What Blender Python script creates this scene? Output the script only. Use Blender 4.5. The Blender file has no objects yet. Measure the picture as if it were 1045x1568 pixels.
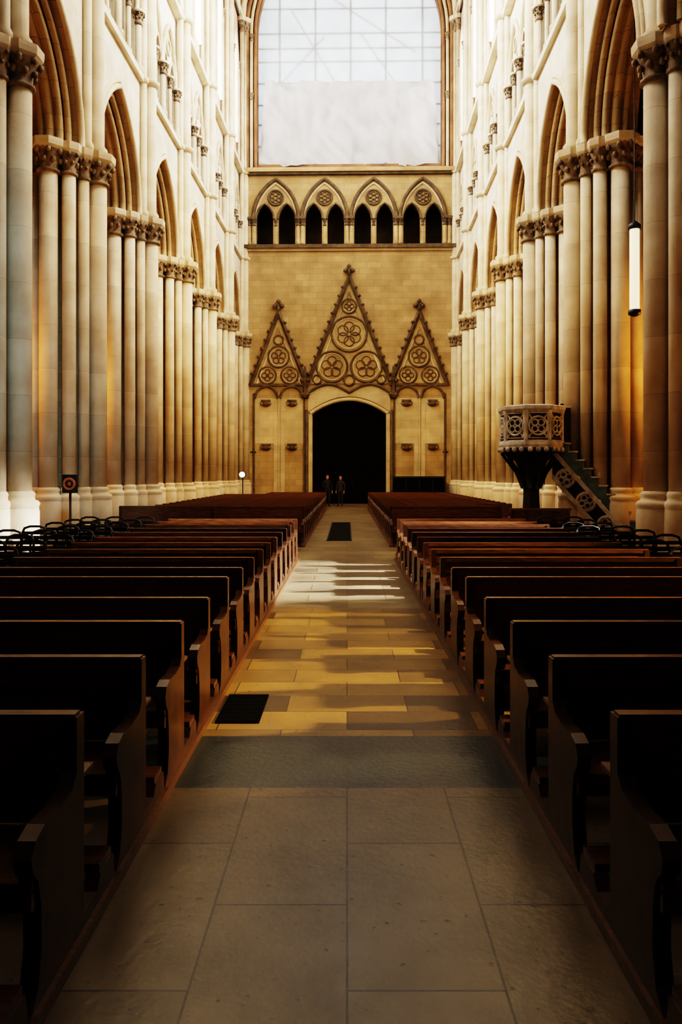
import bpy, math, random
from mathutils import Vector, Matrix
random.seed(7)
scene=bpy.context.scene
F=1829.0
# ------------------------------------------------------------------ materials
def newmat(n):
    m=bpy.data.materials.new(n); m.use_nodes=True
    nt=m.node_tree; b=nt.nodes['Principled BSDF']; return m,nt,b
def rgba(c): return (c[0],c[1],c[2],1)
def stone(name,c1,c2,joint=None,bw=0.9,bh=0.38,rough=0.85,bump=0.25,scale=1.3):
    m,nt,b=newmat(name); N=nt.nodes; L=nt.links
    tc=N.new('ShaderNodeTexCoord')
    n1=N.new('ShaderNodeTexNoise'); n1.inputs['Scale'].default_value=scale; n1.inputs['Detail'].default_value=8
    L.new(tc.outputs['Object'],n1.inputs['Vector'])
    r=N.new('ShaderNodeValToRGB'); r.color_ramp.elements[0].position=0.35; r.color_ramp.elements[1].position=0.65
    r.color_ramp.elements[0].color=rgba(c2); r.color_ramp.elements[1].color=rgba(c1)
    L.new(n1.outputs['Fac'],r.inputs['Fac'])
    col=r.outputs['Color']
    sep=N.new('ShaderNodeSeparateXYZ'); L.new(tc.outputs['Object'],sep.inputs[0])
    add=N.new('ShaderNodeMath'); add.operation='ADD'; L.new(sep.outputs[0],add.inputs[0]); L.new(sep.outputs[1],add.inputs[1])
    cmb=N.new('ShaderNodeCombineXYZ'); L.new(add.outputs[0],cmb.inputs[0]); L.new(sep.outputs[2],cmb.inputs[1])
    br=N.new('ShaderNodeTexBrick'); L.new(cmb.outputs[0],br.inputs['Vector'])
    br.inputs['Scale'].default_value=1; br.inputs['Brick Width'].default_value=bw; br.inputs['Row Height'].default_value=bh
    br.inputs['Mortar Size'].default_value=0.008; br.inputs['Mortar Smooth'].default_value=0.3
    br.inputs['Color1'].default_value=(1,1,1,1); br.inputs['Color2'].default_value=(0.78,0.78,0.78,1); br.inputs['Mortar'].default_value=(0.62,0.62,0.62,1) if joint is None else rgba(joint)
    mx=N.new('ShaderNodeMix'); mx.data_type='RGBA'; mx.blend_type='MULTIPLY'; mx.inputs['Factor'].default_value=0.8
    L.new(col,mx.inputs['A']); L.new(br.outputs['Color'],mx.inputs['B'])
    L.new(mx.outputs['Result'],b.inputs['Base Color'])
    n2=N.new('ShaderNodeTexNoise'); n2.inputs['Scale'].default_value=14; n2.inputs['Detail'].default_value=5
    L.new(tc.outputs['Object'],n2.inputs['Vector'])
    bp=N.new('ShaderNodeBump'); bp.inputs['Strength'].default_value=bump; bp.inputs['Distance'].default_value=0.03
    L.new(n2.outputs['Fac'],bp.inputs['Height']); L.new(bp.outputs[0],b.inputs['Normal'])
    b.inputs['Roughness'].default_value=rough
    return m
def simple(name,c,rough=0.6,metal=0.0,noise=0.0,nscale=8,stretch=None,coat=0,spec=0.5):
    m,nt,b=newmat(name); N=nt.nodes; L=nt.links
    b.inputs['Roughness'].default_value=rough; b.inputs['Metallic'].default_value=metal; b.inputs['Specular IOR Level'].default_value=spec
    tc=N.new('ShaderNodeTexCoord'); mp=N.new('ShaderNodeMapping'); L.new(tc.outputs['Object'],mp.inputs[0])
    if stretch: mp.inputs['Scale'].default_value=stretch
    n1=N.new('ShaderNodeTexNoise'); n1.inputs['Scale'].default_value=nscale; n1.inputs['Detail'].default_value=6
    L.new(mp.outputs[0],n1.inputs['Vector'])
    r=N.new('ShaderNodeValToRGB'); k=noise
    r.color_ramp.elements[0].position=0.3; r.color_ramp.elements[1].position=0.7
    r.color_ramp.elements[0].color=rgba([x*(1-k) for x in c]); r.color_ramp.elements[1].color=rgba([min(1,x*(1+k)) for x in c])
    L.new(n1.outputs['Fac'],r.inputs['Fac']); L.new(r.outputs['Color'],b.inputs['Base Color'])
    if coat: b.inputs['Coat Weight'].default_value=coat
    return m
def emis(name,c,s):
    m,nt,b=newmat(name); b.inputs['Base Color'].default_value=rgba(c)
    b.inputs['Emission Color'].default_value=rgba(c); b.inputs['Emission Strength'].default_value=s; return m
M_cream=stone('stone_cream',(0.82,0.75,0.60),(0.68,0.58,0.43),bw=0.8,bh=0.45,bump=0.15)
M_shaft=stone('stone_shaft',(0.76,0.66,0.49),(0.58,0.46,0.31),bw=30,bh=1.1,bump=0.15)
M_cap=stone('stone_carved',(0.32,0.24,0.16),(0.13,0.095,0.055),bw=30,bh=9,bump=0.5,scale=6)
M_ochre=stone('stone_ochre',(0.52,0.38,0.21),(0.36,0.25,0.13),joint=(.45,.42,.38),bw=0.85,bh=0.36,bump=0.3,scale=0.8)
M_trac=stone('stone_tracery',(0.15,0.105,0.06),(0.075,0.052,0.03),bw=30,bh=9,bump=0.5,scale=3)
M_pale=stone('stone_pale',(0.68,0.57,0.39),(0.52,0.42,0.26),bw=1.2,bh=0.5,bump=0.15)
M_pink=stone('stone_pink',(0.68,0.46,0.37),(0.52,0.34,0.26),bw=0.8,bh=0.4,bump=0.15)
M_brown=stone('stone_jamb',(0.30,0.16,0.08),(0.18,0.09,0.045),bw=30,bh=1.5,bump=0.3)
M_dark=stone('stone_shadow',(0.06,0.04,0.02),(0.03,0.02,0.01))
M_aisle=stone('stone_aisle_shade',(0.10,0.075,0.05),(0.06,0.045,0.03))  # stone made dim: shade of aisles and triforium put into the colour
M_grey=stone('stone_pulpit',(0.54,0.52,0.51),(0.28,0.26,0.25),bw=30,bh=9,bump=0.4,scale=5)
M_wood=simple('wood_pew',(0.12,0.052,0.022),0.34,noise=0.5,nscale=5,stretch=(1,8,8),coat=0.15)
M_woodd=simple('wood_pew_end',(0.070,0.030,0.013),0.38,noise=0.45,nscale=6,coat=0.1)
M_chair=simple('wood_chair',(0.010,0.007,0.005),0.6,noise=0.3,spec=.2)
M_black=simple('door_black',(0.007,0.005,0.0045),0.9,noise=0.3,spec=.05)
M_iron=simple('iron',(0.010,0.010,0.011),0.5,metal=0.0,noise=0.2)
M_frame=simple('window_frame',(0.26,0.29,0.32),0.6,noise=0.1)
M_mat=simple('mat_rubber',(0.008,0.008,0.008),0.95,noise=0.3,nscale=60,spec=.1)
M_teal=simple('step_teal_light',(0.085,0.14,0.17),0.8,noise=0.3)  # blue-teal light on the stair steps, put into their colour
M_cloth=simple('coat_dark',(0.012,0.013,0.018),0.85,noise=0.2)
M_skin=simple('skin',(0.45,0.25,0.17),0.5,noise=0.05)
M_hair=simple('hair',(0.03,0.018,0.01),0.6,noise=0.2)
# floor
def floormat():
    m,nt,b=newmat('floor_limestone'); N=nt.nodes; L=nt.links
    tc=N.new('ShaderNodeTexCoord'); sep=N.new('ShaderNodeSeparateXYZ'); L.new(tc.outputs['Object'],sep.inputs[0])
    def brick(w,h,c1,c2,off=0.5,flip=True,ms=0.004):
        cm=N.new('ShaderNodeCombineXYZ')
        if flip: L.new(sep.outputs[1],cm.inputs[0]); L.new(sep.outputs[0],cm.inputs[1])
        else: L.new(sep.outputs[0],cm.inputs[0]); L.new(sep.outputs[1],cm.inputs[1])
        t=N.new('ShaderNodeTexBrick'); L.new(cm.outputs[0],t.inputs['Vector']); t.inputs['Scale'].default_value=1
        t.inputs['Brick Width'].default_value=w; t.inputs['Row Height'].default_value=h; t.inputs['Mortar Size'].default_value=ms
        t.offset=off
        t.inputs['Color1'].default_value=rgba(c1); t.inputs['Color2'].default_value=rgba(c2); t.inputs['Mortar'].default_value=(0.02,0.014,0.009,1)
        return t
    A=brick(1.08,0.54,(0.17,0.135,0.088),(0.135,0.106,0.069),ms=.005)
    B=brick(0.9,0.42,(0.46,0.31,0.10),(0.070,0.045,0.024),flip=False)  # yellow slabs; the dark ones also paint in bars of pew shadow
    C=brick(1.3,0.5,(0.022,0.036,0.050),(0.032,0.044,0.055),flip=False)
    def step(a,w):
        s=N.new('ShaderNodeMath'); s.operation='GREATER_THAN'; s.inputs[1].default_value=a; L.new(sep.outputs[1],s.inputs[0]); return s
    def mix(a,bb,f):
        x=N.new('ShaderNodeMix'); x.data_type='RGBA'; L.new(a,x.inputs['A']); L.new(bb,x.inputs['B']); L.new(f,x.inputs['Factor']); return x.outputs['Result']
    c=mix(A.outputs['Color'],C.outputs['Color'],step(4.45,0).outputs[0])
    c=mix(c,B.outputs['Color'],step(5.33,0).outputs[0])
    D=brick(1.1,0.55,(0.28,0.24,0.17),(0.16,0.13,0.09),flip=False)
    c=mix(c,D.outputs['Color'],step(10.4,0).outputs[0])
    n=N.new('ShaderNodeTexNoise'); n.inputs['Scale'].default_value=1.6; n.inputs['Detail'].default_value=7; n.inputs['Roughness'].default_value=0.55
    L.new(tc.outputs['Object'],n.inputs['Vector'])
    r=N.new('ShaderNodeValToRGB'); r.color_ramp.elements[0].position=0.25; r.color_ramp.elements[1].position=0.75
    r.color_ramp.elements[0].color=(0.55,0.53,0.50,1); r.color_ramp.elements[1].color=(1.2,1.15,1.05,1)
    L.new(n.outputs['Fac'],r.inputs['Fac'])
    mm=N.new('ShaderNodeMix'); mm.data_type='RGBA'; mm.blend_type='MULTIPLY'; mm.inputs['Factor'].default_value=1
    L.new(c,mm.inputs['A']); L.new(r.outputs['Color'],mm.inputs['B'])
    v=N.new('ShaderNodeTexNoise'); v.inputs['Scale'].default_value=22; v.inputs['Detail'].default_value=3; L.new(tc.outputs['Object'],v.inputs['Vector'])
    r2=N.new('ShaderNodeValToRGB'); r2.color_ramp.elements[0].position=0.28; r2.color_ramp.elements[1].position=0.34
    r2.color_ramp.elements[0].color=(0.2,0.18,0.16,1); L.new(v.outputs['Fac'],r2.inputs['Fac'])
    m3=N.new('ShaderNodeMix'); m3.data_type='RGBA'; m3.blend_type='MULTIPLY'; m3.inputs['Factor'].default_value=1
    L.new(mm.outputs['Result'],m3.inputs['A']); L.new(r2.outputs['Color'],m3.inputs['B'])
    L.new(m3.outputs['Result'],b.inputs['Base Color'])
    rr=N.new('ShaderNodeMapRange'); rr.inputs['To Min'].default_value=0.38; rr.inputs['To Max'].default_value=0.28
    L.new(n.outputs['Fac'],rr.inputs['Value']); L.new(rr.outputs[0],b.inputs['Roughness'])
    bp=N.new('ShaderNodeBump'); bp.inputs['Strength'].default_value=0.1; bp.inputs['Distance'].default_value=0.02
    L.new(v.outputs['Fac'],bp.inputs['Height']); L.new(bp.outputs[0],b.inputs['Normal'])
    return m
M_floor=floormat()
def tarpmat(name,trans,col):
    m=bpy.data.materials.new(name); m.use_nodes=True; nt=m.node_tree; N=nt.nodes; L=nt.links
    for x in list(N): N.remove(x)
    o=N.new('ShaderNodeOutputMaterial'); d=N.new('ShaderNodeBsdfDiffuse'); t=N.new('ShaderNodeBsdfTranslucent'); mx=N.new('ShaderNodeMixShader')
    n=N.new('ShaderNodeTexNoise'); n.inputs['Scale'].default_value=0.7; n.inputs['Detail'].default_value=6
    tc=N.new('ShaderNodeTexCoord'); L.new(tc.outputs['Object'],n.inputs['Vector'])
    r=N.new('ShaderNodeValToRGB'); r.color_ramp.elements[0].position=0.3; r.color_ramp.elements[1].position=0.7
    r.color_ramp.elements[0].color=rgba([x*0.8 for x in col]); r.color_ramp.elements[1].color=rgba(col)
    L.new(n.outputs['Fac'],r.inputs['Fac']); L.new(r.outputs['Color'],d.inputs[0]); L.new(r.outputs['Color'],t.inputs[0])
    mx.inputs[0].default_value=trans; L.new(d.outputs[0],mx.inputs[1]); L.new(t.outputs[0],mx.inputs[2]); L.new(mx.outputs[0],o.inputs[0])
    return m
M_tarp=tarpmat('tarp_plastic',0.6,(0.84,0.90,0.96))
M_tarp2=tarpmat('tarp_cloth',0.25,(0.66,0.66,0.69))
# ------------------------------------------------------------------ mesh builder
class MB:
    def __init__(s): s.v=[];s.f=[];s.m=[];s.sm=[];s.mats=[]
    def mi(s,mat):
        if mat not in s.mats: s.mats.append(mat)
        return s.mats.index(mat)
    def face(s,idx,mat,sm=False): s.f.append(tuple(idx)); s.m.append(s.mi(mat)); s.sm.append(sm)
    def poly(s,pts,mat,sm=False):
        b=len(s.v); s.v+= [tuple(p) for p in pts]; s.face(range(b,b+len(pts)),mat,sm)
    def box(s,x0,x1,y0,y1,z0,z1,mat):
        b=len(s.v)
        s.v+=[(x0,y0,z0),(x1,y0,z0),(x1,y1,z0),(x0,y1,z0),(x0,y0,z1),(x1,y0,z1),(x1,y1,z1),(x0,y1,z1)]
        for q in ((3,2,1,0),(4,5,6,7),(0,1,5,4),(1,2,6,5),(2,3,7,6),(3,0,4,7)): s.face([b+i for i in q],mat)
    def lathe(s,cx,cy,prof,mat,n=14,sm=True,rot=0):
        b=len(s.v)
        for r,z in prof:
            for i in range(n):
                a=2*math.pi*(i+rot)/n; s.v.append((cx+r*math.cos(a),cy+r*math.sin(a),z))
        for k in range(len(prof)-1):
            for i in range(n):
                j=(i+1)%n; s.face([b+k*n+i,b+k*n+j,b+(k+1)*n+j,b+(k+1)*n+i],mat,sm)
        s.face([b+i for i in range(n)][::-1],mat); s.face([b+(len(prof)-1)*n+i for i in range(n)],mat)
    def tube(s,pts,r,mat,n=8,closed=False,sm=True):
        pts=[Vector(p) for p in pts]; m=len(pts); b=len(s.v); up=None
        for i,p in enumerate(pts):
            if closed: t=pts[(i+1)%m]-pts[i-1]
            else: t=pts[min(i+1,m-1)]-pts[max(i-1,0)]
            t.normalize()
            if up is None: up=t.orthogonal().normalized()
            up=(up-t*up.dot(t)); 
            if up.length<1e-5: up=t.orthogonal()
            up.normalize(); sd=t.cross(up)
            for k in range(n):
                a=2*math.pi*(k+.5)/n; s.v.append(tuple(p+(up*math.cos(a)+sd*math.sin(a))*r))
        for i in range(m if closed else m-1):
            j=(i+1)%m
            for k in range(n):
                l=(k+1)%n; s.face([b+i*n+k,b+i*n+l,b+j*n+l,b+j*n+k],mat,sm)
        if not closed:
            s.face([b+k for k in range(n)],mat); s.face([b+(m-1)*n+k for k in range(n)][::-1],mat)
    def ball(s,c,r,mat,sx=1,sy=1,sz=1,n=8,k=5):
        b=len(s.v)
        for i in range(k+1):
            ph=math.pi*i/k
            for j in range(n):
                a=2*math.pi*j/n; s.v.append((c[0]+r*sx*math.sin(ph)*math.cos(a),c[1]+r*sy*math.sin(ph)*math.sin(a),c[2]-r*sz*math.cos(ph)))
        for i in range(k):
            for j in range(n):
                l=(j+1)%n; s.face([b+i*n+j,b+i*n+l,b+(i+1)*n+l,b+(i+1)*n+j],mat,True)
    def prism(s,pts2,mp,w0,w1,mat):
        b=len(s.v); n=len(pts2)
        for w in (w0,w1):
            for p in pts2: s.v.append(tuple(mp(p[0],w,p[1])))
        s.face([b+i for i in range(n)],mat); s.face([b+n+i for i in range(n)][::-1],mat)
        for i in range(n):
            j=(i+1)%n; s.face([b+i,b+n+i,b+n+j,b+j],mat)
    def panel(s,mp,u0,u1,z0,z1,w0,w1,ops,mat,soff=None):
        soff=soff or mat
        def q(a,b,c,d):
            s.poly([mp(p[0],w0,p[1]) for p in (a,b,c,d)],mat); s.poly([mp(p[0],w1,p[1]) for p in (d,c,b,a)],mat)
        u=u0
        for o in ops:
            P=o['pts']; l=P[0][0]; r=P[-1][0]; sill=max(o['sill'],z0)
            if l>u+1e-6: q((u,z0),(l,z0),(l,z1),(u,z1))
            if sill>z0: 
                q((l,z0),(r,z0),(r,sill),(l,sill)); s.poly([mp(l,w0,sill),mp(r,w0,sill),mp(r,w1,sill),mp(l,w1,sill)],soff)
            for i in range(len(P)-1):
                a,b=P[i],P[i+1]; q(a,b,(b[0],z1),(a[0],z1))
            out=[(l,sill)]+P+[(r,sill)]
            for i in range(len(out)-1):
                a,b=out[i],out[i+1]; s.poly([mp(a[0],w0,a[1]),mp(b[0],w0,b[1]),mp(b[0],w1,b[1]),mp(a[0],w1,a[1])],soff)
            u=r
        if u1>u+1e-6: q((u,z0),(u1,z0),(u1,z1),(u,z1))
    def mesh(s,name):
        me=bpy.data.meshes.new(name); me.from_pydata(s.v,[],s.f)
        for m in s.mats: me.materials.append(m)
        me.polygons.foreach_set('material_index',s.m); me.polygons.foreach_set('use_smooth',s.sm); me.update(); return me
    def obj(s,name,nave=False,loc=None,parent=None):
        o=bpy.data.objects.new(name,s.mesh(name)); scene.collection.objects.link(o)
        if nave: place(o)
        if loc: o.location=loc
        if parent: o.parent=parent
        return o
ROT=-0.0195; NX=-0.8
def place(o,lx=0,ly=0,lz=0):
    o.rotation_euler=(0,0,ROT); c,s=math.cos(ROT),math.sin(ROT)
    o.location=(NX+c*lx-s*ly, s*lx+c*ly, lz)
def nloc(lx,ly,lz):
    c,s=math.cos(ROT),math.sin(ROT); return (NX+c*lx-s*ly, s*lx+c*ly, lz)
def pointed(c,h,sp,rise,n=10):
    R=(h*h+rise*rise)/(2*h); cx=c-h+R; a1=math.atan2(rise,c-cx)  # angle at apex
    L=[]
    for i in range(n+1):
        a=math.pi+(a1-math.pi)*i/n; L.append((cx+R*math.cos(a),sp+R*math.sin(a)))
    return L+[(2*c-p[0],p[1]) for p in L[-2::-1]]
def segm(c,h,sp,rise,n=10):
    return [(c-h+2*h*i/n, sp+rise*(1-((i-n/2)/(n/2))**2)) for i in range(n+1)]
YW=47.4; BAY=5.3
PD=[15.6+BAY*k for k in range(-3,7)]
# ------------------------------------------------------------------ piers
def capital(mb,cx,cy,r,zt=9.9,h=0.50,mat=None):
    mat=mat or M_cap
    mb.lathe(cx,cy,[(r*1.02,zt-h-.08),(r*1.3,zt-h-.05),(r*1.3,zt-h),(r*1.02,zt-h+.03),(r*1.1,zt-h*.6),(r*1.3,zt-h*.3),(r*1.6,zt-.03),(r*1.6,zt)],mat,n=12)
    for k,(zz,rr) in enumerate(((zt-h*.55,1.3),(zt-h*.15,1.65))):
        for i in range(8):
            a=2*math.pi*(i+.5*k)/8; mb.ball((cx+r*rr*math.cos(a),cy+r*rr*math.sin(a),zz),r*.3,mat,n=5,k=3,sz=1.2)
def base(mb,cx,cy,r,mat):
    mb.lathe(cx,cy,[(r*1.6,.0),(r*1.6,1.02),(r*1.55,1.06),(r*1.55,1.12),(r*1.65,1.17),(r*1.5,1.23),(r*1.25,1.25),(r*1.2,1.31),(r*1.3,1.36),(r*1.15,1.41),(r,1.43)],mat,n=12)
def pier(s):
    mb=MB()
    S=[(6.2,0,.24),(6.42,.42,.14),(6.42,-.42,.14),(6.68,.76,.17),(6.68,-.76,.17),(7.12,.98,.23),(7.12,-.98,.23),(7.57,.76,.17),(7.57,-.76,.17),(7.85,.42,.14),(7.85,-.42,.14),(8.02,0,.24)]
    core=[(6.42,-.24),(6.64,-.50),(6.9,-.64),(7.35,-.64),(7.58,-.50),(7.82,-.24),(7.82,.24),(7.58,.50),(7.35,.64),(6.9,.64),(6.64,.50),(6.42,.24)]
    def ring(z0,z1,k,mat):
        b=len(mb.v); n=len(core)
        for z in (z0,z1):
            for v,u in core: mb.v.append((s*(7.1+(v-7.1)*k),u*k,z))
        for i in range(n):
            j=(i+1)%n; mb.face([b+i,b+j,b+n+j,b+n+i],mat)
        mb.face([b+n+i for i in range(n)],mat); mb.face([b+i for i in range(n)],mat)
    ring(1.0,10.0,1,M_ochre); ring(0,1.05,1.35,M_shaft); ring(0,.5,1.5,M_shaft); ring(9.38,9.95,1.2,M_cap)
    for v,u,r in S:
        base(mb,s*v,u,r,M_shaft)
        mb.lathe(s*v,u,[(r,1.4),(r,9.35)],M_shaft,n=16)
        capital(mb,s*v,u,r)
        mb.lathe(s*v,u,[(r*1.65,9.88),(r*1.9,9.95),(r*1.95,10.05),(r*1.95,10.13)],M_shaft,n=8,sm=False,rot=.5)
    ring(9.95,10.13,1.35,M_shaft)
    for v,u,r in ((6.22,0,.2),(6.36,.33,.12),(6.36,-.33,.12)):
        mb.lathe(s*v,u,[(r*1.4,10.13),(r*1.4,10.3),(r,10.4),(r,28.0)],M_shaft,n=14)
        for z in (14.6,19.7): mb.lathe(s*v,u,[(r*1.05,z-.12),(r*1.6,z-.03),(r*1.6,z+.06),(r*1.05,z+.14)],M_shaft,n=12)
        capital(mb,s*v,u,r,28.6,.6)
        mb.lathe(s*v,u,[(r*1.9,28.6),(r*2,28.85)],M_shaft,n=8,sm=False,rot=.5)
    return mb.mesh('clustered_pier')
for s in (-1,1):
    me=pier(s)
    for i,d in enumerate(PD):
        o=bpy.data.objects.new('clustered_pier',me); scene.collection.objects.link(o)
        place(o,(.09 if s>0 else 0)+(.22 if i==3 else 0),d)
# ------------------------------------------------------------------ nave side walls
for s,nm in ((-1,'left'),(1,'right')):
    mb=MB(); mp=lambda u,w,z,s=s:(s*w,u,z)
    for i in range(len(PD)-1):
        a,b=PD[i],PD[i+1]; c=(a+b)/2
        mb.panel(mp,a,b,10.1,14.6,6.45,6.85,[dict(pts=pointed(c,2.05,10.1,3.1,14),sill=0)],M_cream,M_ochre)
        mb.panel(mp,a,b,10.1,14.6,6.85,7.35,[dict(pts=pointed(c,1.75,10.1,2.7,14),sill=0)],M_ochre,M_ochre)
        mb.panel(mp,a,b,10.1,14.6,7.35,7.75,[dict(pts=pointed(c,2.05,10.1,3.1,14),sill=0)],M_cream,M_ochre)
        for h,ri,w,r in ((2.08,3.14,6.42,.09),(1.9,2.9,6.70,.09),(1.77,2.72,6.87,.10),(1.73,2.67,7.1,.12),(1.77,2.72,7.33,.10),(2.2,3.3,6.44,.06)):
            mb.tube([mp(p[0],w,p[1]) for p in pointed(c,h,10.15,ri,14)],r,M_shaft if w<6.6 else M_ochre,n=8)
        mb.box(*sorted((s*6.3,s*7.8)),a,b,14.5,14.72,M_cream)
        cs=[c+(k-1.5)*1.06 for k in range(4)]
        T=[dict(pts=pointed(x,.40,16.7,.75,6),sill=14.9) for x in cs]
        mb.panel(mp,a,b,14.6,19.6,6.55,6.85,T,M_cream)
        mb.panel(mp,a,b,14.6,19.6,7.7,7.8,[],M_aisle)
        for x in cs:
            mb.tube([mp(p[0],6.53,p[1]) for p in pointed(x,.44,16.7,.82,6)],.05,M_shaft,n=6)
        for k in (-1,1):
            mb.tube([mp(p[0],6.5,p[1]) for p in pointed(c+k*1.06,.98,16.7,2.0,10)],.09,M_shaft,n=8)
            mb.tube([mp(c+k*1.06+.27*math.cos(t*math.pi/6),6.52,17.85+.27*math.sin(t*math.pi/6)) for t in range(12)],.05,M_shaft,n=6,closed=True)
        for k in range(5):
            x=c+(k-2)*1.06; r=.12 if k%2==0 else .08
            mb.lathe(s*6.48,x,[(r*1.6,14.72),(r*1.5,14.95),(r,15.0),(r,16.3)],M_shaft,n=10); capital(mb,s*6.48,x,r,16.65,.3)
            mb.lathe(s*6.48,x,[(r*2,16.65),(r*2,16.74)],M_shaft,n=8)
        mb.box(*sorted((s*6.25,s*7.8)),a,b,19.58,19.82,M_cream)
        cl=[dict(pts=pointed(c+k*1.05,.72,26.0,1.3,8),sill=21.2) for k in (-1,1)]
        mb.panel(mp,a,b,19.6,28.8,6.6,7.3,cl,M_pink if i>6 else M_cream,M_cream)
        for k in (-1,1):
            mb.tube([mp(p[0],6.55,p[1]) for p in [(c+k*1.05-.8,21.2)]+pointed(c+k*1.05,.8,26.0,1.42,8)+[(c+k*1.05+.8,21.2)]],.1,M_shaft,n=8)
        for k in (-2.1,0,2.1):
            mb.lathe(s*6.5,c+k*.92,[(.14,19.8),(.09,20.1),(.09,25.6)],M_shaft,n=8); capital(mb,s*6.5,c+k*.92,.09,26,.35)
        for k in range(8):
            mb.box(*sorted((s*6.9,s*6.94)),c-1.8,c+1.8,21.2+k*.7,21.23+k*.7,M_iron)
        mb.panel(mp,a,b,28.8,29.1,6.3,7.5,[],M_cream); 
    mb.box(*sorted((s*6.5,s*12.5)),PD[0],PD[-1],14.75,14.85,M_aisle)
    mb.obj('wall_'+nm,nave=True)
    mb=MB()
    for i in range(len(PD)-1):
        a,b=PD[i],PD[i+1]; c=(a+b)/2
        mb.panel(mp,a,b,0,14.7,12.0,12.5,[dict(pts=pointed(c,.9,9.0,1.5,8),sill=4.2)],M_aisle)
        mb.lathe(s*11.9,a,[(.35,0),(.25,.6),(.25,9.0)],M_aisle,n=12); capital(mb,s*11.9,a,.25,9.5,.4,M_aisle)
        for (p,q) in (((7.8,a),(12,b)),((7.8,b),(12,a)),((7.8,a),(12,a))):
            pts=[]
            for t in range(11):
                f=t/10; pts.append((s*(p[0]+(q[0]-p[0])*f),p[1]+(q[1]-p[1])*f,9.8+4.2*math.sin(math.pi*f)**.7))
            mb.tube(pts,.14,M_aisle,n=8)
    mb.obj('wall_aisle_'+nm,nave=True)
# floor & ceiling
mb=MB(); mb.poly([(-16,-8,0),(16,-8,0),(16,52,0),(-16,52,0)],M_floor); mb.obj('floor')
mb=MB()
prof=pointed(0,6.5,28.9,7.5,12)
for i in range(len(prof)-1):
    a,b=prof[i],prof[i+1]
    mb.poly([(a[0],PD[0],a[1]),(b[0],PD[0],b[1]),(b[0],YW+.3,b[1]),(a[0],YW+.3,a[1])],M_cream,True)
for d in PD: mb.tube([(p[0],d,p[1]) for p in pointed(0,6.35,28.85,7.3,12)],.22,M_shaft)
for i in range(len(PD)-1):
    for k in (0,1):
        pts=[]
        n=len(prof)-1
        for j,p in enumerate(prof):
            f=j/n; f=f if k else 1-f; pts.append((p[0]*.97,PD[i]+f*BAY,p[1]-.1))
        mb.tube(pts,.15,M_shaft)
mb.obj('ceiling',nave=True)
# ------------------------------------------------------------------ west wall
mb=MB(); mp=lambda u,w,z:(u,w,z)
Y=YW
mb.panel(mp,-13,13,0,15.2,Y,Y+.8,[dict(pts=segm(0,2.2,5.35,.8,14),sill=0)],M_ochre,M_pale)
ops=[]
UW=2.92
units=[(-1.5+k)*UW for k in range(4)]
for u in units:
    for k in (-1,1): ops.append(dict(pts=pointed(u+k*.66,.50,17.0,.85,8),sill=15.35))
ops.sort(key=lambda o:o['pts'][0][0])
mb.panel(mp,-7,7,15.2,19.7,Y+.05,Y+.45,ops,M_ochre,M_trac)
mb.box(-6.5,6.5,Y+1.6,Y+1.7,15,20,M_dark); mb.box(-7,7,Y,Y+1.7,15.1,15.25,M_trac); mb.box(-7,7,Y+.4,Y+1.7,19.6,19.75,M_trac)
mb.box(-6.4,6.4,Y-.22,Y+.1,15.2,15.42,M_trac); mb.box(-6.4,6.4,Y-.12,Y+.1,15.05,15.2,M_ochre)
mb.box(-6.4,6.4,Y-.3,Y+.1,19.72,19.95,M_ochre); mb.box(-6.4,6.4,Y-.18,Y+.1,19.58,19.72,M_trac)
for u in units:
    mb.tube([(p[0],Y-.02,p[1]) for p in pointed(u,1.36,17.0,2.35,12)],.10,M_trac)
    mb.tube([(p[0],Y+.02,p[1]) for p in pointed(u,1.2,17.0,2.1,12)],.06,M_pale)
    for k in (-1,1): mb.tube([(p[0],Y,p[1]) for p in pointed(u+k*.66,.53,17.0,.9,8)],.06,M_trac)
    mb.tube([(u+.44*math.cos(t*math.pi/12),Y,18.25+.44*math.sin(t*math.pi/12)) for t in range(24)],.06,M_trac,closed=True)
    for q in range(6):
        a=math.pi/2+q*2*math.pi/6; mb.tube([(u+.23*math.cos(a)+.12*math.cos(t*math.pi/6),Y,18.25+.23*math.sin(a)+.12*math.sin(t*math.pi/6)) for t in range(12)],.035,M_trac,n=6,closed=True)
    mb.lathe(u,Y+.12,[(.16,15.4),(.14,15.6),(.09,15.65),(.09,16.65)],M_ochre,n=10); capital(mb,u,Y+.12,.1,17.0,.36,M_trac)
for k in range(5):
    u=(k-2)*UW
    for dx in (-.13,.13):
        mb.lathe(u+dx,Y+.05,[(.17,15.4),(.15,15.62),(.12,15.66),(.12,16.65)],M_ochre,n=10); capital(mb,u+dx,Y+.05,.12,17.0,.36,M_trac)
    mb.box(u-.2,u+.2,Y+.05,Y+.4,15.4,17,M_trac)
    mb.box(u-.3,u+.3,Y-.12,Y+.3,16.98,17.1,M_trac)
mb.panel(mp,-7,7,19.7,37,Y+.3,Y+1.1,[dict(pts=pointed(0,5.5,28.2,6.6,16),sill=20.35)],M_brown,M_brown)
for (h,r,y,m) in ((5.62,.10,Y+.15,M_brown),(5.85,.1,Y+.05,M_pale),(6.1,.12,Y-.05,M_brown)):
    mb.tube([(-h,y,19.9)]+[(p[0],y,p[1]) for p in pointed(0,h,28.2,6.6*h/5.5,16)]+[(h,y,19.9)],r,m)
for s in (-1,1):
    for z in (24.5,28.0): capital(mb,s*5.85,Y+.05,.1,z,.35,M_cap)
mb.obj('wall_back',nave=True)
def ringpts(cx,cz,r,y,n=28): return [(cx+r*math.cos(2*math.pi*t/n),y,cz+r*math.sin(2*math.pi*t/n)) for t in range(n)]
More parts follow.
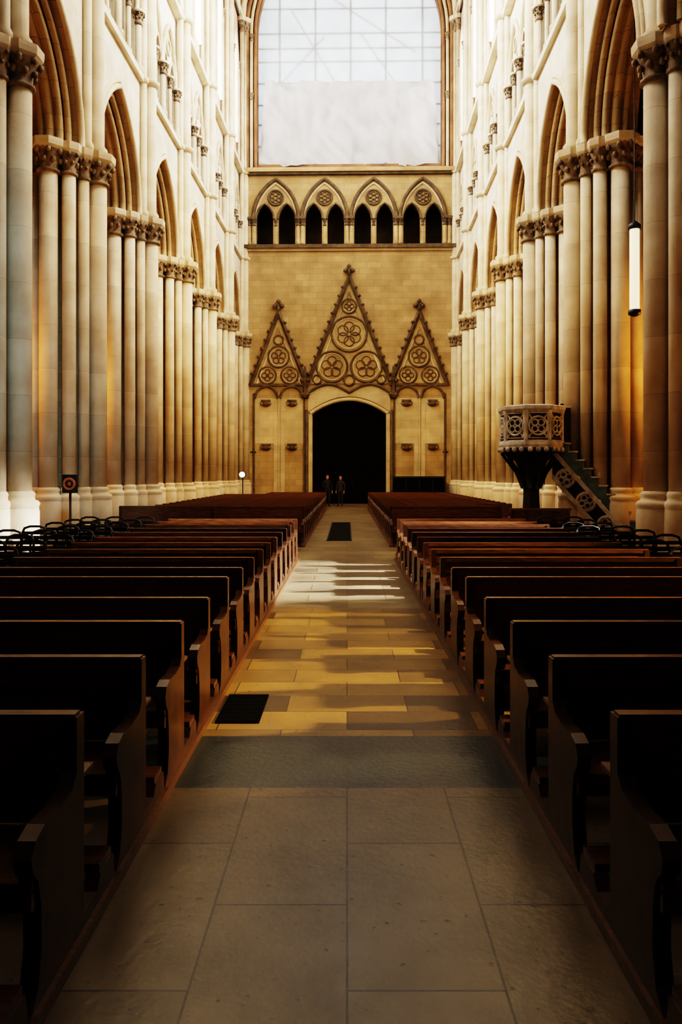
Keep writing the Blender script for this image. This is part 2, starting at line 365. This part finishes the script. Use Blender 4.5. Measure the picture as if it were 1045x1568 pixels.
def foil(mb,cx,cz,r,y,n,mat,th):
    for q in range(n):
        a=math.pi/2+q*2*math.pi/n
        mb.tube(ringpts(cx+r*.5*math.cos(a),cz+r*.5*math.sin(a),r*.36,y,12),th,mat,n=6,closed=True)
def gable(cx,half,zb,za,rings,name):
    mb=MB(); y=Y-.05
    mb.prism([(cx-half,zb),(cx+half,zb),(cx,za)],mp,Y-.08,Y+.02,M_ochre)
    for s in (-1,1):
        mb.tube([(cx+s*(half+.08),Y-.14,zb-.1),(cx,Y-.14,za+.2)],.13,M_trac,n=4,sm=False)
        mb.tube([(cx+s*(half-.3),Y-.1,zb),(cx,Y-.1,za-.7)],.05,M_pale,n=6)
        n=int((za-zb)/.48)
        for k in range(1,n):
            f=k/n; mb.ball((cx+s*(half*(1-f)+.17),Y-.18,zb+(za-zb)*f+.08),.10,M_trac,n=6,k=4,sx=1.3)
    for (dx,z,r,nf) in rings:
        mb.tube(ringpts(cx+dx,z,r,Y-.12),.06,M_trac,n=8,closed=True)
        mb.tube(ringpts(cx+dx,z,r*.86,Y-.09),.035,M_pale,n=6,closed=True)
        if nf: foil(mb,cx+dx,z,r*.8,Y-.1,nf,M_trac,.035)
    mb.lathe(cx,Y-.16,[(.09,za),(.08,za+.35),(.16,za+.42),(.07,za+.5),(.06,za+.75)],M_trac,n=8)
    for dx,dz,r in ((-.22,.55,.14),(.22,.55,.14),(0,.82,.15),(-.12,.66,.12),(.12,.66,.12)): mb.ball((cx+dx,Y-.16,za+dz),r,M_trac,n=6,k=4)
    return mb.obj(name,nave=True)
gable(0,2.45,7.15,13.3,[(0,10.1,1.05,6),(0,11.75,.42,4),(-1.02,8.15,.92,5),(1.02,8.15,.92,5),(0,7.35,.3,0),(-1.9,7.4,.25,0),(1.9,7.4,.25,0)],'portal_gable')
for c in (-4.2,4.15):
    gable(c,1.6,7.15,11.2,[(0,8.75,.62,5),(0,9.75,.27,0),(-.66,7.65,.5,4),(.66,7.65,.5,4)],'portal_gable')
mb=MB()
for s in (-1,1):
    mb.box(*sorted((s*2.2,s*2.42)),Y-.14,Y+.02,0,5.35,M_pale); mb.lathe(s*2.52,Y-.1,[(.12,0),(.09,.5),(.09,5.6)],M_trac,n=8)
    mb.lathe(s*2.62,Y-.12,[(.22,6.3),(.14,6.6),(.14,7.3),(.22,7.4),(.1,7.7),(.04,8.2)],M_trac,n=8)
    for dz,dx in ((7.35,.18),(7.35,-.18),(7.6,0),(6.5,.15),(6.5,-.15)): mb.ball((s*2.62+dx,Y-.2,dz),.14,M_trac,n=6,k=4)
mb.tube([(p[0],Y-.1,p[1]) for p in segm(0,2.3,5.4,.82,14)],.1,M_pale)
ty=[(p[0],p[1]) for p in segm(0,2.45,5.45,.95,14)]
hd=[(x,6.6+.5*abs(math.sin(x/2.45*math.pi*1.0))) for x in [2.45-4.9*i/20 for i in range(21)]]
mb.prism(ty+hd,mp,Y-.06,Y+.0,M_pale)
mb.tube([(x,Y-.14,z+.02) for x,z in hd],.09,M_trac)
for s in (-1,1):
    c=s*4.18
    mb.box(c-1.5,c+1.5,Y-.02,Y+.01,3.6,6.3,M_pale)
    for k in (-1,0,1):
        mb.box(c+k*1.5-.05,c+k*1.5+.05,Y-.1,Y+.02,0,6.6,M_pale if k==0 else M_trac)
    mb.box(c-.32,c-.06,Y-.05,Y+.02,.3,6.1,M_pale); mb.box(c+.08,c+.34,Y-.05,Y+.02,.3,6.1,M_pale)
    for k in (-1,1):
        mb.tube([(p[0],Y-.08,p[1]) for p in pointed(c+k*.75,.68,6.3,.7,8)],.08,M_trac)
        for z in (5.95,3.35):
            mb.box(c+k*.78-.28,c+k*.78+.28,Y-.26,Y,z+.12,z+.24,M_trac); mb.ball((c+k*.78,Y-.1,z),.22,M_trac,sx=1.2,sz=.8,n=8,k=5)
            mb.ball((c+k*.78-.22,Y-.15,z+.02),.12,M_cap,n=6,k=4); mb.ball((c+k*.78+.22,Y-.15,z+.02),.12,M_cap,n=6,k=4)
    mb.box(c-1.6,c+1.6,Y-.16,Y+.02,7.02,7.16,M_trac)
    x=s*5.72; mb.box(x-.04,x+.04,Y-.05,Y,2.75,3.3,M_iron); mb.box(x-.17,x+.17,Y-.05,Y,3.05,3.13,M_iron)
mb.obj('portal_surround',nave=True)
mb=MB(); mb.prism([(-2.2,0)]+segm(0,2.2,5.35,.8,14)+[(2.2,0)],mp,Y+.5,Y+.6,M_black)
for x in (-2.0,-1.0,-.05,.05,1.0,2.0): mb.box(x-.04,x+.04,Y+.46,Y+.52,.1,5.4,M_black)
for z in (.2,2.2,4.4): mb.box(-2.15,2.15,Y+.46,Y+.51,z,z+.12,M_black)
for x in (-.2,.2): mb.tube([(x,Y+.42,1.0),(x,Y+.40,1.12),(x,Y+.42,1.24)],.02,M_iron)
mb.obj('door_1',nave=True)
# ---- window: mullion grid, scaffold, tarps
mb=MB()
for x in (-4.2,-2.05,.08,2.2,4.4): mb.box(x-.06,x+.06,Y+.76,Y+.80,20.3,34,M_frame)
for z in (21.6,22.9,24.1,25.4,26.7,27.5,28.4,29.9,31.5): mb.box(-5.5,5.5,Y+.755,Y+.79,z-.05,z+.05,M_frame)
for p,q in (((-3.6,30),(-.3,24.5)),((.6,28.5),(4.4,23)),((-1,30.5),(4,27.2)),((-4.5,25.0),(-1.5,28.2))):
    mb.tube([(p[0],Y+.79,p[1]),(q[0],Y+.79,q[1])],.035,M_iron,n=6)
for x in (-5.2,-3.1,-1,1.2,3.2,5.2): mb.tube([(x,Y+1.35,20),(x,Y+1.35,34)],.04,M_iron,n=6)
for z in (23.5,26.1,29.0): mb.tube([(-5.4,Y+1.3,z),(5.4,Y+1.3,z)],.04,M_iron,n=6)
mb.obj('window_1',nave=True)
def sheet(name,x0,x1,z0,z1,y,mat,amp,nx,nz,sag,pinch=0):
    mb=MB(); b=0
    from mathutils import noise
    for j in range(nz+1):
        for i in range(nx+1):
            u=i/nx; v=j/nz; x=x0+(x1-x0)*u; z=z0+(z1-z0)*v
            if pinch: x+= (u-.5)*-pinch*v
            z+= sag*math.cos(u*math.pi*6)*(1-v)*.5
            fold=math.sin((u+.05*math.sin(v*5))*26)*.25+math.sin(u*61+v*4)*.12
            sw=.35*math.sin(14*math.atan2(u+.12,1.15-v))*(1-u)+.35*math.sin(14*math.atan2(1.12-u,1.15-v))*u
            dv=noise.noise(Vector((x*.7,z*.35,3)))+.4*noise.noise(Vector((x*2,z*.9,5)))+.5*noise.noise(Vector(((x+z)*1.3,(x-z)*.3,9)))
            mb.v.append((x,y+amp*(dv+fold*.7+sw),z))
    for j in range(nz):
        for i in range(nx):
            a=j*(nx+1)+i; mb.face([a,a+1,a+nx+2,a+nx+1],mat,True)
    return mb.obj(name,nave=True)
sheet('window_tarp',-5.5,5.5,20.4,34.6,Y+.72,M_tarp,.015,90,90,.05)
sheet('draped_cloth',-5.45,5.45,20.3,25.3,Y+.28,M_tarp2,.36,160,70,.25,pinch=.8)
# ------------------------------------------------------------------ pews
def pew(s,x0,x1,solid=False,tall=.87):
    mb=MB()
    def X(a,b): return sorted((s*a,s*b))
    xa,xb=X(x0,x1)
    zb=.08 if solid else .50
    mb.box(xa,xb,-.015,.015,zb,tall-.03,M_wood)
    mb.box(xa,xb,-.03,.03,tall-.045,tall,M_wood)
    mb.box(xa,xb,-.022,.022,zb-.03,zb+.05,M_wood); mb.box(xa,xb,-.02,.02,.70,.705,M_woodd)
    mb.box(xa,xb,-.43,-.0,.42,.455,M_wood); mb.box(xa,xb,-.43,-.40,.36,.43,M_wood)
    mb.box(xa,xb,.26,.42,.15,.18,M_wood)
    mb.box(xa,xb,.03,.19,.60,.618,M_wood)
    P=[(.045,0),(.045,tall-.01),(-.035,tall-.01),(-.035,.66),(-.08,.615),(-.2,.60),(-.34,.605),(-.42,.585),(-.455,.54),(-.44,.49),(-.40,.45),(-.375,.36),(-.37,.22),(-.40,.10),(-.46,.05),(-.46,0)]
    K=[(.045,0),(.44,0),(.44,.05),(.42,.15),(.25,.15),(.2,.10),(.045,.10)]
    mpp=lambda u,w,z:(w,u,z)
    n=max(1,round((x1-x0)/2.3))
    for k in range(n+1):
        c=x0+(x1-x0)*k/n; c=min(max(c,x0+.02),x1-.02)
        a,b=X(c-.03,c+.03); mb.prism(P,mpp,a,b,M_woodd); mb.prism(K,mpp,a,b,M_woodd)
    a,b=X(x0-.03,x0+.05); mb.box(a,b,-.48,.44,0,.05,M_wood)
    return mb.mesh('church_pew')
for s in (-1,1):
    A=pew(s,1.0,3.55); Sd=pew(s,1.0,3.55,True,.90)
    for k in range(-1,15):
        o=bpy.data.objects.new('church_pew',Sd if k==4 else A); scene.collection.objects.link(o); o.location=(0,2.95+.92*k,0)
    Fb=pew(s,1.05,5.6 if s<0 else 5.0); Fs=pew(s,1.05,3.8); Ff=pew(s,1.05,5.6 if s<0 else 3.8,True,.98)
    for k in range(23):
        d=19.6+.92*k
        o=bpy.data.objects.new('church_pew',Ff if k==0 else (Fs if (s>0 and d<24) or (s<0 and d>37) else Fb)); scene.collection.objects.link(o); o.location=(0,d,0)
def chair():
    mb=MB()
    mb.box(-.21,.21,-.2,.2,.43,.46,M_chair)
    for x in (-.19,.19):
        mb.tube([(x,-.18,0),(x,-.18,.43)],.018,M_chair,n=6); mb.tube([(x,.18,0),(x*1.02,.2,.45),(x*1.05,.25,.8)],.018,M_chair,n=6)
    mb.tube([(-.2,.25,.78),(-.17,.26,.86),(-.08,.27,.89),(.08,.27,.89),(.17,.26,.86),(.2,.25,.78)],.02,M_chair,n=6)
    for z in (.52,.6,.68,.76): mb.box(-.19,.19,.21,.235,z,z+.05,M_chair)
    mb.box(-.19,.19,-.19,-.17,.2,.23,M_chair); return mb.mesh('church_chair')
CH=chair()
for s,xs in ((-1,(4.1,4.65,5.2)),(1,(4.0,4.55))):
    for x in xs:
        for k in range(9):
            o=bpy.data.objects.new('church_chair',CH); scene.collection.objects.link(o); o.location=(s*x,8.2+.95*k,0); o.rotation_euler=(0,0,random.uniform(-.1,.1))
mb=MB(); mb.box(3.95,5.35,19.12,19.18,0,.9,M_wood); mb.box(3.92,5.38,19.08,19.22,.88,.94,M_wood); mb.box(3.92,5.38,19.08,19.2,0,.1,M_woodd)
for k in range(5): mb.box(3.95+k*.335,4.01+k*.335,19.09,19.14,.1,.88,M_woodd)
mb.box(3.95,5.35,19.09,19.14,.45,.52,M_woodd); mb.obj('low_partition')
mb=MB(); mb.box(-.52,.1,21,29,0,.012,M_mat); mb.box(-.55,-.52,21,29,0,.018,M_iron); mb.box(.1,.13,21,29,0,.018,M_iron); mb.obj('carpet_runner')
mb=MB(); mb.box(-.93,-.62,5.6,6.3,0,.012,M_mat)
for k in range(14): mb.box(-.93,-.62,5.62+k*.05,5.64+k*.05,.012,.015,M_mat)
mb.obj('floor_mat')
# ------------------------------------------------------------------ pulpit
mb=MB(); cx,cy=4.72,20.4; R=.76
mb.lathe(cx,cy,[(.4,0),(.4,.25),(.24,.35),(.2,1.3),(.24,1.7),(.42,2.1),(.72,2.3),(.8,2.36),(.8,2.46),(R,2.5)],M_iron,n=8,sm=False,rot=.5)
mb.lathe(cx,cy,[(R,2.46),(R,3.38)],M_iron,n=8,sm=False,rot=.5)
mb.lathe(cx,cy,[(R+.04,3.30),(R+.1,3.38),(R+.1,3.46),(R-.04,3.50)],M_grey,n=8,sm=False,rot=.5)
mb.lathe(cx,cy,[(R+.06,2.42),(R+.08,2.5),(R+.06,2.58),(R,2.62)],M_grey,n=8,sm=False,rot=.5)
for i in range(8):
    a=2*math.pi*(i+1)/8+0; ap=R*math.cos(math.pi/8)
    c=Vector((cx+ap*math.cos(a),cy+ap*math.sin(a),2.96)); t=Vector((-math.sin(a),math.cos(a),0)); nrm=Vector((math.cos(a),math.sin(a),0))
    def rp(r,ox=0,oz=0,n=16): return [c+nrm*.03+t*(ox+r*math.cos(2*math.pi*k/n))+Vector((0,0,oz+r*math.sin(2*math.pi*k/n))) for k in range(n)]
    mb.tube(rp(.23),.03,M_grey,n=6,closed=True)
    for q in range(4):
        b=q*math.pi/2+math.pi/4; mb.tube(rp(.08,.11*math.cos(b),.11*math.sin(b),10),.022,M_grey,n=5,closed=True)
    mb.tube([c+nrm*.02+t*u+Vector((0,0,w)) for u,w in ((-.24,-.3),(.24,-.3),(.24,.32),(-.24,.32))],.03,M_grey,n=4,closed=True)
    for sx in (-1,1):
        for sz in (-1,1): mb.tube([c+nrm*.02+t*(sx*.24)+Vector((0,0,sz*.3)),c+nrm*.02+t*(sx*.15)+Vector((0,0,sz*.18))],.025,M_grey,n=5)
    e=2*math.pi*(i+.5)/8; ex,ey=cx+R*math.cos(e),cy+R*math.sin(e)
    mb.lathe(ex,ey,[(.07,2.5),(.055,2.6),(.055,3.25),(.08,3.35)],M_grey,n=8)
    mb.tube([(cx+.22*math.cos(e),cy+.22*math.sin(e),1.4),(cx+.38*math.cos(e),cy+.38*math.sin(e),1.8),(cx+.76*math.cos(e),cy+.76*math.sin(e),2.3)],.045,M_iron,n=6)
    for q in (-.2,0,.2):
        mb.ball(tuple(c+nrm*.06+t*q+Vector((0,0,-.58))),.07,M_grey,n=6,k=4)
pulpit=mb.obj('pulpit')
# stair (local frame: x down the flight, y to the back), turned toward the nave
mb=MB()
x0,x1=0,2.2; z0s=2.55; ns=12; ya,yb=0,.85
for k in range(ns):
    xa=x0+(x1-x0)*k/ns; xb=x0+(x1-x0)*(k+1)/ns; z=z0s*(1-(k)/(ns+0.0))
    zl=max(0,z-.75)
    mb.box(xa,xb,ya+.06,yb,zl,z-.01,M_teal); mb.box(xa,xb+.03,ya+.04,yb,z-.035,z+.005,M_grey)
mpx=lambda u,w,z:(u,w,z)
sl=-z0s/(x1-x0)
def zz(x): return z0s+(x-x0)*sl
def band(a,b,y0,y1,mat):
    pts=[(x0-.2,zz(x0-.2)+a)]
    xe=x0+(z0s+a)/(-sl)
    pts+=[(min(xe,x1),max(0,zz(min(xe,x1))+a))]
    if xe<x1: 
        xb2=min(x1,x0+(z0s+b)/(-sl)); pts+=[(xb2,0)]
        pts+=[(xb2,max(0.001,zz(xb2)+b))]
    else: pts+=[(x1,zz(x1)+b)]
    pts+=[(x0-.2,zz(x0-.2)+b)]
    mb.prism(pts,mpx,y0,y1,mat)
band(-1.15,-1.0,ya-.04,ya+.08,M_grey); band(-.5,-.36,ya-.06,ya+.1,M_grey); band(-1.05,-.4,ya+.03,ya+.06,M_iron)
for k in range(3):
    x=x0+.12+k*.5; z=zz(x)-.76
    if z<.25: continue
    mb.tube([(x+.22*math.cos(t*math.pi/10),ya+.0,z+.22*math.sin(t*math.pi/10)) for t in range(20)],.045,M_grey,n=6,closed=True)
    for q in range(4):
        b=q*math.pi/2+.4; mb.tube([(x+.105*math.cos(b)+.075*math.cos(t*math.pi/5),ya+.0,z+.105*math.sin(b)+.075*math.sin(t*math.pi/5)) for t in range(10)],.03,M_grey,n=5,closed=True)
    mb.ball((x+.3,ya,z+.0),.07,M_grey,n=6,k=4)
rail=[(x0-.1,yb,zz(x0)+1.0),(x0+.25,yb,zz(x0)+.95),(x0+.6,yb,zz(x0+.45)+.95),(x0+1.2,yb,zz(x0+1.2)+1.0),(x1-.2,yb,zz(x1-.2)+1.05),(x1+.15,yb,1.1)]
mb.tube(rail,.06,M_iron,n=8)
mb.tube([(p[0],p[1],p[2]-.45) for p in rail],.04,M_iron,n=6)
for k in range(40):
    x=x0+(x1-x0)*k/39; mb.tube([(x,yb,zz(x)),(x,yb,zz(x)+1.0)],.024,M_iron,n=5)
    mb.tube([(x+.06*math.cos(t*math.pi/4),yb,zz(x)+.72+.09*math.sin(t*math.pi/4)) for t in range(8)],.018,M_iron,n=5,closed=True)
mb.lathe(x1+.1,yb,[(.09,0),(.07,.1),(.06,1.0),(.1,1.1),(.02,1.22)],M_iron,n=8)
st=mb.obj('stair',parent=pulpit); st.location=(5.36,20.0,0); st.rotation_euler=(0,0,math.radians(-22))
mb=MB(); mb.box(5.2,5.72,20.35,20.42,2.3,3.5,M_iron); mb.box(5.2,5.76,20.3,20.45,3.45,3.52,M_grey); mb.obj('gate',parent=pulpit)
# dark cabinet
mb=MB(); mb.box(2.6,5.5,45.6,46.6,0,1.55,M_black); mb.box(2.55,5.55,45.55,46.65,1.55,1.65,M_iron)
for x in (3.3,4.05,4.8): mb.box(x-.02,x+.02,45.57,45.6,.1,1.5,M_iron)
mb.obj('confession_cabinet',nave=True)
mb=MB(); lx,ly=6.52,18.05
mb.lathe(lx,ly,[(.09,5.45),(.11,5.5),(.11,7.3),(.09,7.35)],emis('lamp_glass',(1,.82,.5),2.4),n=12)
mb.lathe(lx,ly,[(.04,5.33),(.14,5.38),(.14,5.48)],M_iron,n=12); mb.lathe(lx,ly,[(.14,7.3),(.14,7.4),(.03,7.5)],M_iron,n=12)
mb.tube([(lx,ly,7.45),(lx,ly,12.9)],.012,M_iron,n=5); mb.obj('hanging_lantern')
mb=MB(); lx,ly=-5.05,38.5
mb.lathe(lx,ly,[(.3,0),(.28,.05),(.03,.07),(.03,1.7)],M_iron,n=10)
mb.tube([(lx,ly-.02,1.75),(lx,ly-.22,1.75)],.17,M_iron,n=14); mb.tube([(lx,ly-.22,1.75),(lx,ly-.24,1.75)],.14,emis('lamp_lens',(.9,1,.9),5),n=14)
mb.obj('floodlight')
mb=MB(); lx,ly=-6.0,17.2
mb.box(lx-.16,lx+.16,ly,ly+.05,1.35,1.75,M_iron); mb.lathe(lx,ly+.05,[(.2,0),(.18,.04),(.03,.06),(.03,1.4)],M_iron,n=8)
M_or=simple('icon_orange',(.45,.16,.07),.5,noise=.5,nscale=30)
mb.tube([(lx+.11*math.cos(t*math.pi/8),ly-.02,1.55+.11*math.sin(t*math.pi/8)) for t in range(16)],.03,M_or,n=6,closed=True); mb.ball((lx,ly-.02,1.55),.05,M_or,sy=.4)
mb.obj('icon_stand')
# ------------------------------------------------------------------ people
def person(name,x,y,h,yaw,arm,coat,legs):
    k=h/1.75
    J={'pel':(0,0,.95,.125,.095),'spi':(0,0,1.1,.12,.09),'che':(0,.01,1.3,.15,.1),'nec':(0,0,1.47,.055,.055),'hd0':(0,-.01,1.56,.07,.08),'hd1':(0,-.01,1.66,.078,.09),'hd2':(0,0,1.72,.055,.065)}
    E=[('pel','spi'),('spi','che'),('che','nec'),('nec','hd0'),('hd0','hd1'),('hd1','hd2')]
    for s,t in ((-1,'L'),(1,'R')):
        st=.06*s*legs
        J['hip'+t]=(s*.09,0,.88,.09,.09); J['kne'+t]=(s*.1,-st*.8,.49,.06,.062); J['ank'+t]=(s*.1,st,.09,.042,.045); J['toe'+t]=(s*.12,st-.15,.035,.04,.03)
        J['sho'+t]=(s*.18,.01,1.39,.06,.06)
        a=arm if s<0 else 0
        J['elb'+t]=(s*.24,.03,1.12,.045,.045); J['wri'+t]=(s*(.25-.1*a),-.04-.2*a,.88+.18*a,.03,.03); J['pal'+t]=(s*(.25-.13*a),-.06-.25*a,.80+.22*a,.03,.022)
        E+=[('pel','hip'+t),('hip'+t,'kne'+t),('kne'+t,'ank'+t),('ank'+t,'toe'+t),('che','sho'+t),('sho'+t,'elb'+t),('elb'+t,'wri'+t),('wri'+t,'pal'+t)]
        px,py,pz=J['pal'+t][:3]
        for f in range(4):
            n1='f%d%s'%(f,t); n2=n1+'e'
            J[n1]=(px,py+(f-1.5)*.019,pz-.055,.009,.009); J[n2]=(px-s*.008,py+(f-1.5)*.019-.008,pz-.055-(.03,.038,.042,.034)[f],.008,.008)
            E+=[('pal'+t,n1),(n1,n2)]
        J['th'+t]=(px-s*.012,py-.045,pz-.03,.009,.009); E.append(('pal'+t,'th'+t))
    names=list(J); vs=[tuple(c*k for c in J[n][:3]) for n in names]; es=[(names.index(a),names.index(b)) for a,b in E]
    me=bpy.data.meshes.new(name); me.from_pydata(vs,es,[]); o=bpy.data.objects.new(name,me); scene.collection.objects.link(o)
    o.modifiers.new('s','SKIN'); sv=me.skin_vertices[0].data
    for i,n in enumerate(names): sv[i].radius=(J[n][3]*k,J[n][4]*k); sv[i].use_root=(n=='pel')
    ss=o.modifiers.new('u','SUBSURF'); ss.levels=2; ss.render_levels=2
    dg=bpy.context.evaluated_depsgraph_get(); nm=bpy.data.meshes.new_from_object(o.evaluated_get(dg)); o.modifiers.clear(); o.data=nm
    nm.materials.clear()
    for m in (coat,M_cloth,M_skin,M_hair): nm.materials.append(m)
    for p in nm.polygons:
        p.use_smooth=True; c=p.center/k
        if c.z>1.5: p.material_index=3 if (c.z>1.67 or c.y>.015) else 2
        elif c.z>.86 or (abs(c.x)>.19 and c.z>.87): p.material_index=0
        else: p.material_index=1
        if abs(c.x)>.2 and c.z<.88: p.material_index=2
    o.location=(x,y,0); o.rotation_euler=(0,0,yaw)
    mb=MB()
    mb.ball((0,-.10*k,1.615*k),.014*k,M_skin,sz=1.6,sy=1.2,n=6,k=4)
    for s in (-1,1):
        mb.ball((s*.03*k,-.085*k,1.64*k),.01*k,M_hair,n=6,k=4); mb.ball((s*.078*k,0,1.62*k),.018*k,M_skin,sx=.5,sz=1.5,n=6,k=4)
    mb.ball((0,-.085*k,1.575*k),.018*k,M_hair,sz=.25,sy=.5,n=6,k=4)
    f=mb.obj('face',parent=o)
    return o
M_coat2=simple('coat_grey',(.03,.03,.035),.85,noise=.2)
person('person',-1.05,42.6,1.76,.4,1,M_cloth,1)
person('person',-.36,43.6,1.72,-.5,0,M_coat2,.5)
# ------------------------------------------------------------------ lights
def area(n,loc,rot,sx,sy,p,c):
    l=bpy.data.lights.new(n,'AREA'); l.shape='RECTANGLE'; l.size=sx; l.size_y=sy; l.energy=p; l.color=c
    o=bpy.data.objects.new(n,l); scene.collection.objects.link(o); o.location=loc; o.rotation_euler=rot; return o
def point(n,loc,p,c,r=.25):
    l=bpy.data.lights.new(n,'POINT'); l.energy=p; l.color=c; l.shadow_soft_size=r
    o=bpy.data.objects.new(n,l); scene.collection.objects.link(o); o.location=loc; return o
def spot(n,loc,tgt,p,c,ang,blend=.5,r=.2):
    l=bpy.data.lights.new(n,'SPOT'); l.energy=p; l.color=c; l.spot_size=math.radians(ang); l.spot_blend=blend; l.shadow_soft_size=r
    o=bpy.data.objects.new(n,l); scene.collection.objects.link(o); o.location=loc
    o.rotation_euler=(Vector(tgt)-Vector(loc)).to_track_quat('-Z','Y').to_euler(); return o
for s in (-1,1):
    for i in range(1,len(PD)-1):
        c=(PD[i]+PD[i+1])/2
        area('clerestory_daylight',nloc(s*8.2,c,24.5),(0,s*math.radians(94),ROT),6.5,4,(0,200,900,4800,9000,9000,8000,4800,3000)[i],(1.0,0.98,0.97))
area('west_daylight',nloc(0,YW+3.5,28),(math.radians(-90),0,ROT),12,16,3000,(0.88,0.95,1.0))
for s in (-1,1):
    for i in range(2,len(PD)-1):
        c=(PD[i]+PD[i+1])/2
        point('aisle_lamp',nloc(s*9.2,c,4.5),430,(1,.44,.10))
spot('side_spot',(9.0,13.4,4.6),(-1.2,13.6,0),50000,(1,.97,.95),32)
spot('side_spot',(9.0,7.8,4.6),(-.6,8.0,0),12000,(1,.70,.28),44)
spot('wash_spot',(-3,30,9.5),nloc(0,47,8),1900,(1,.72,.36),85,1)
for s in (-1,1):
    spot('pier_warm_fill',nloc(-s*5.6,21,14.2),nloc(s*6.5,38,5),12500,(1,.64,.22),60,1)  # added warm spots without any visible lamp, to turn the shafts gold
    spot('pier_warm_fill',nloc(-s*5.6,10.3,14.2),nloc(s*6.5,27,5),4500,(1,.66,.26),50,1)
    spot('pew_spot',(s*2.2,9,9),(s*2.4,16.5,.6),6500,(1,.74,.36),20,.6)
spot('pew_spot',(0,12,11),(0,26,0),3500,(1,.68,.3),50,1)
spot('choir_cool_fill',(3,-5,9),(-6.6,15.6,4.5),12000,(.5,.8,1),22,1,.8)  # added cool spot behind the camera, to make the near left pier bluish
w=bpy.data.worlds.new('w'); scene.world=w; w.use_nodes=True; w.node_tree.nodes['Background'].inputs[0].default_value=(.6,.8,1,1); w.node_tree.nodes['Background'].inputs[1].default_value=.04
cam=bpy.data.cameras.new('camera'); co=bpy.data.objects.new('camera',cam); scene.collection.objects.link(co); scene.camera=co
co.location=(0,0,1.75); co.rotation_euler=(math.pi/2,0,0)
cam.sensor_fit='VERTICAL'; cam.sensor_height=36; cam.lens=28; cam.shift_x=-14/2352; cam.shift_y=-86/2352; cam.clip_end=200
try:
    scene.view_settings.view_transform='Filmic'; scene.view_settings.look='Very High Contrast'; scene.view_settings.exposure=-0.75
except Exception as e: print(e)
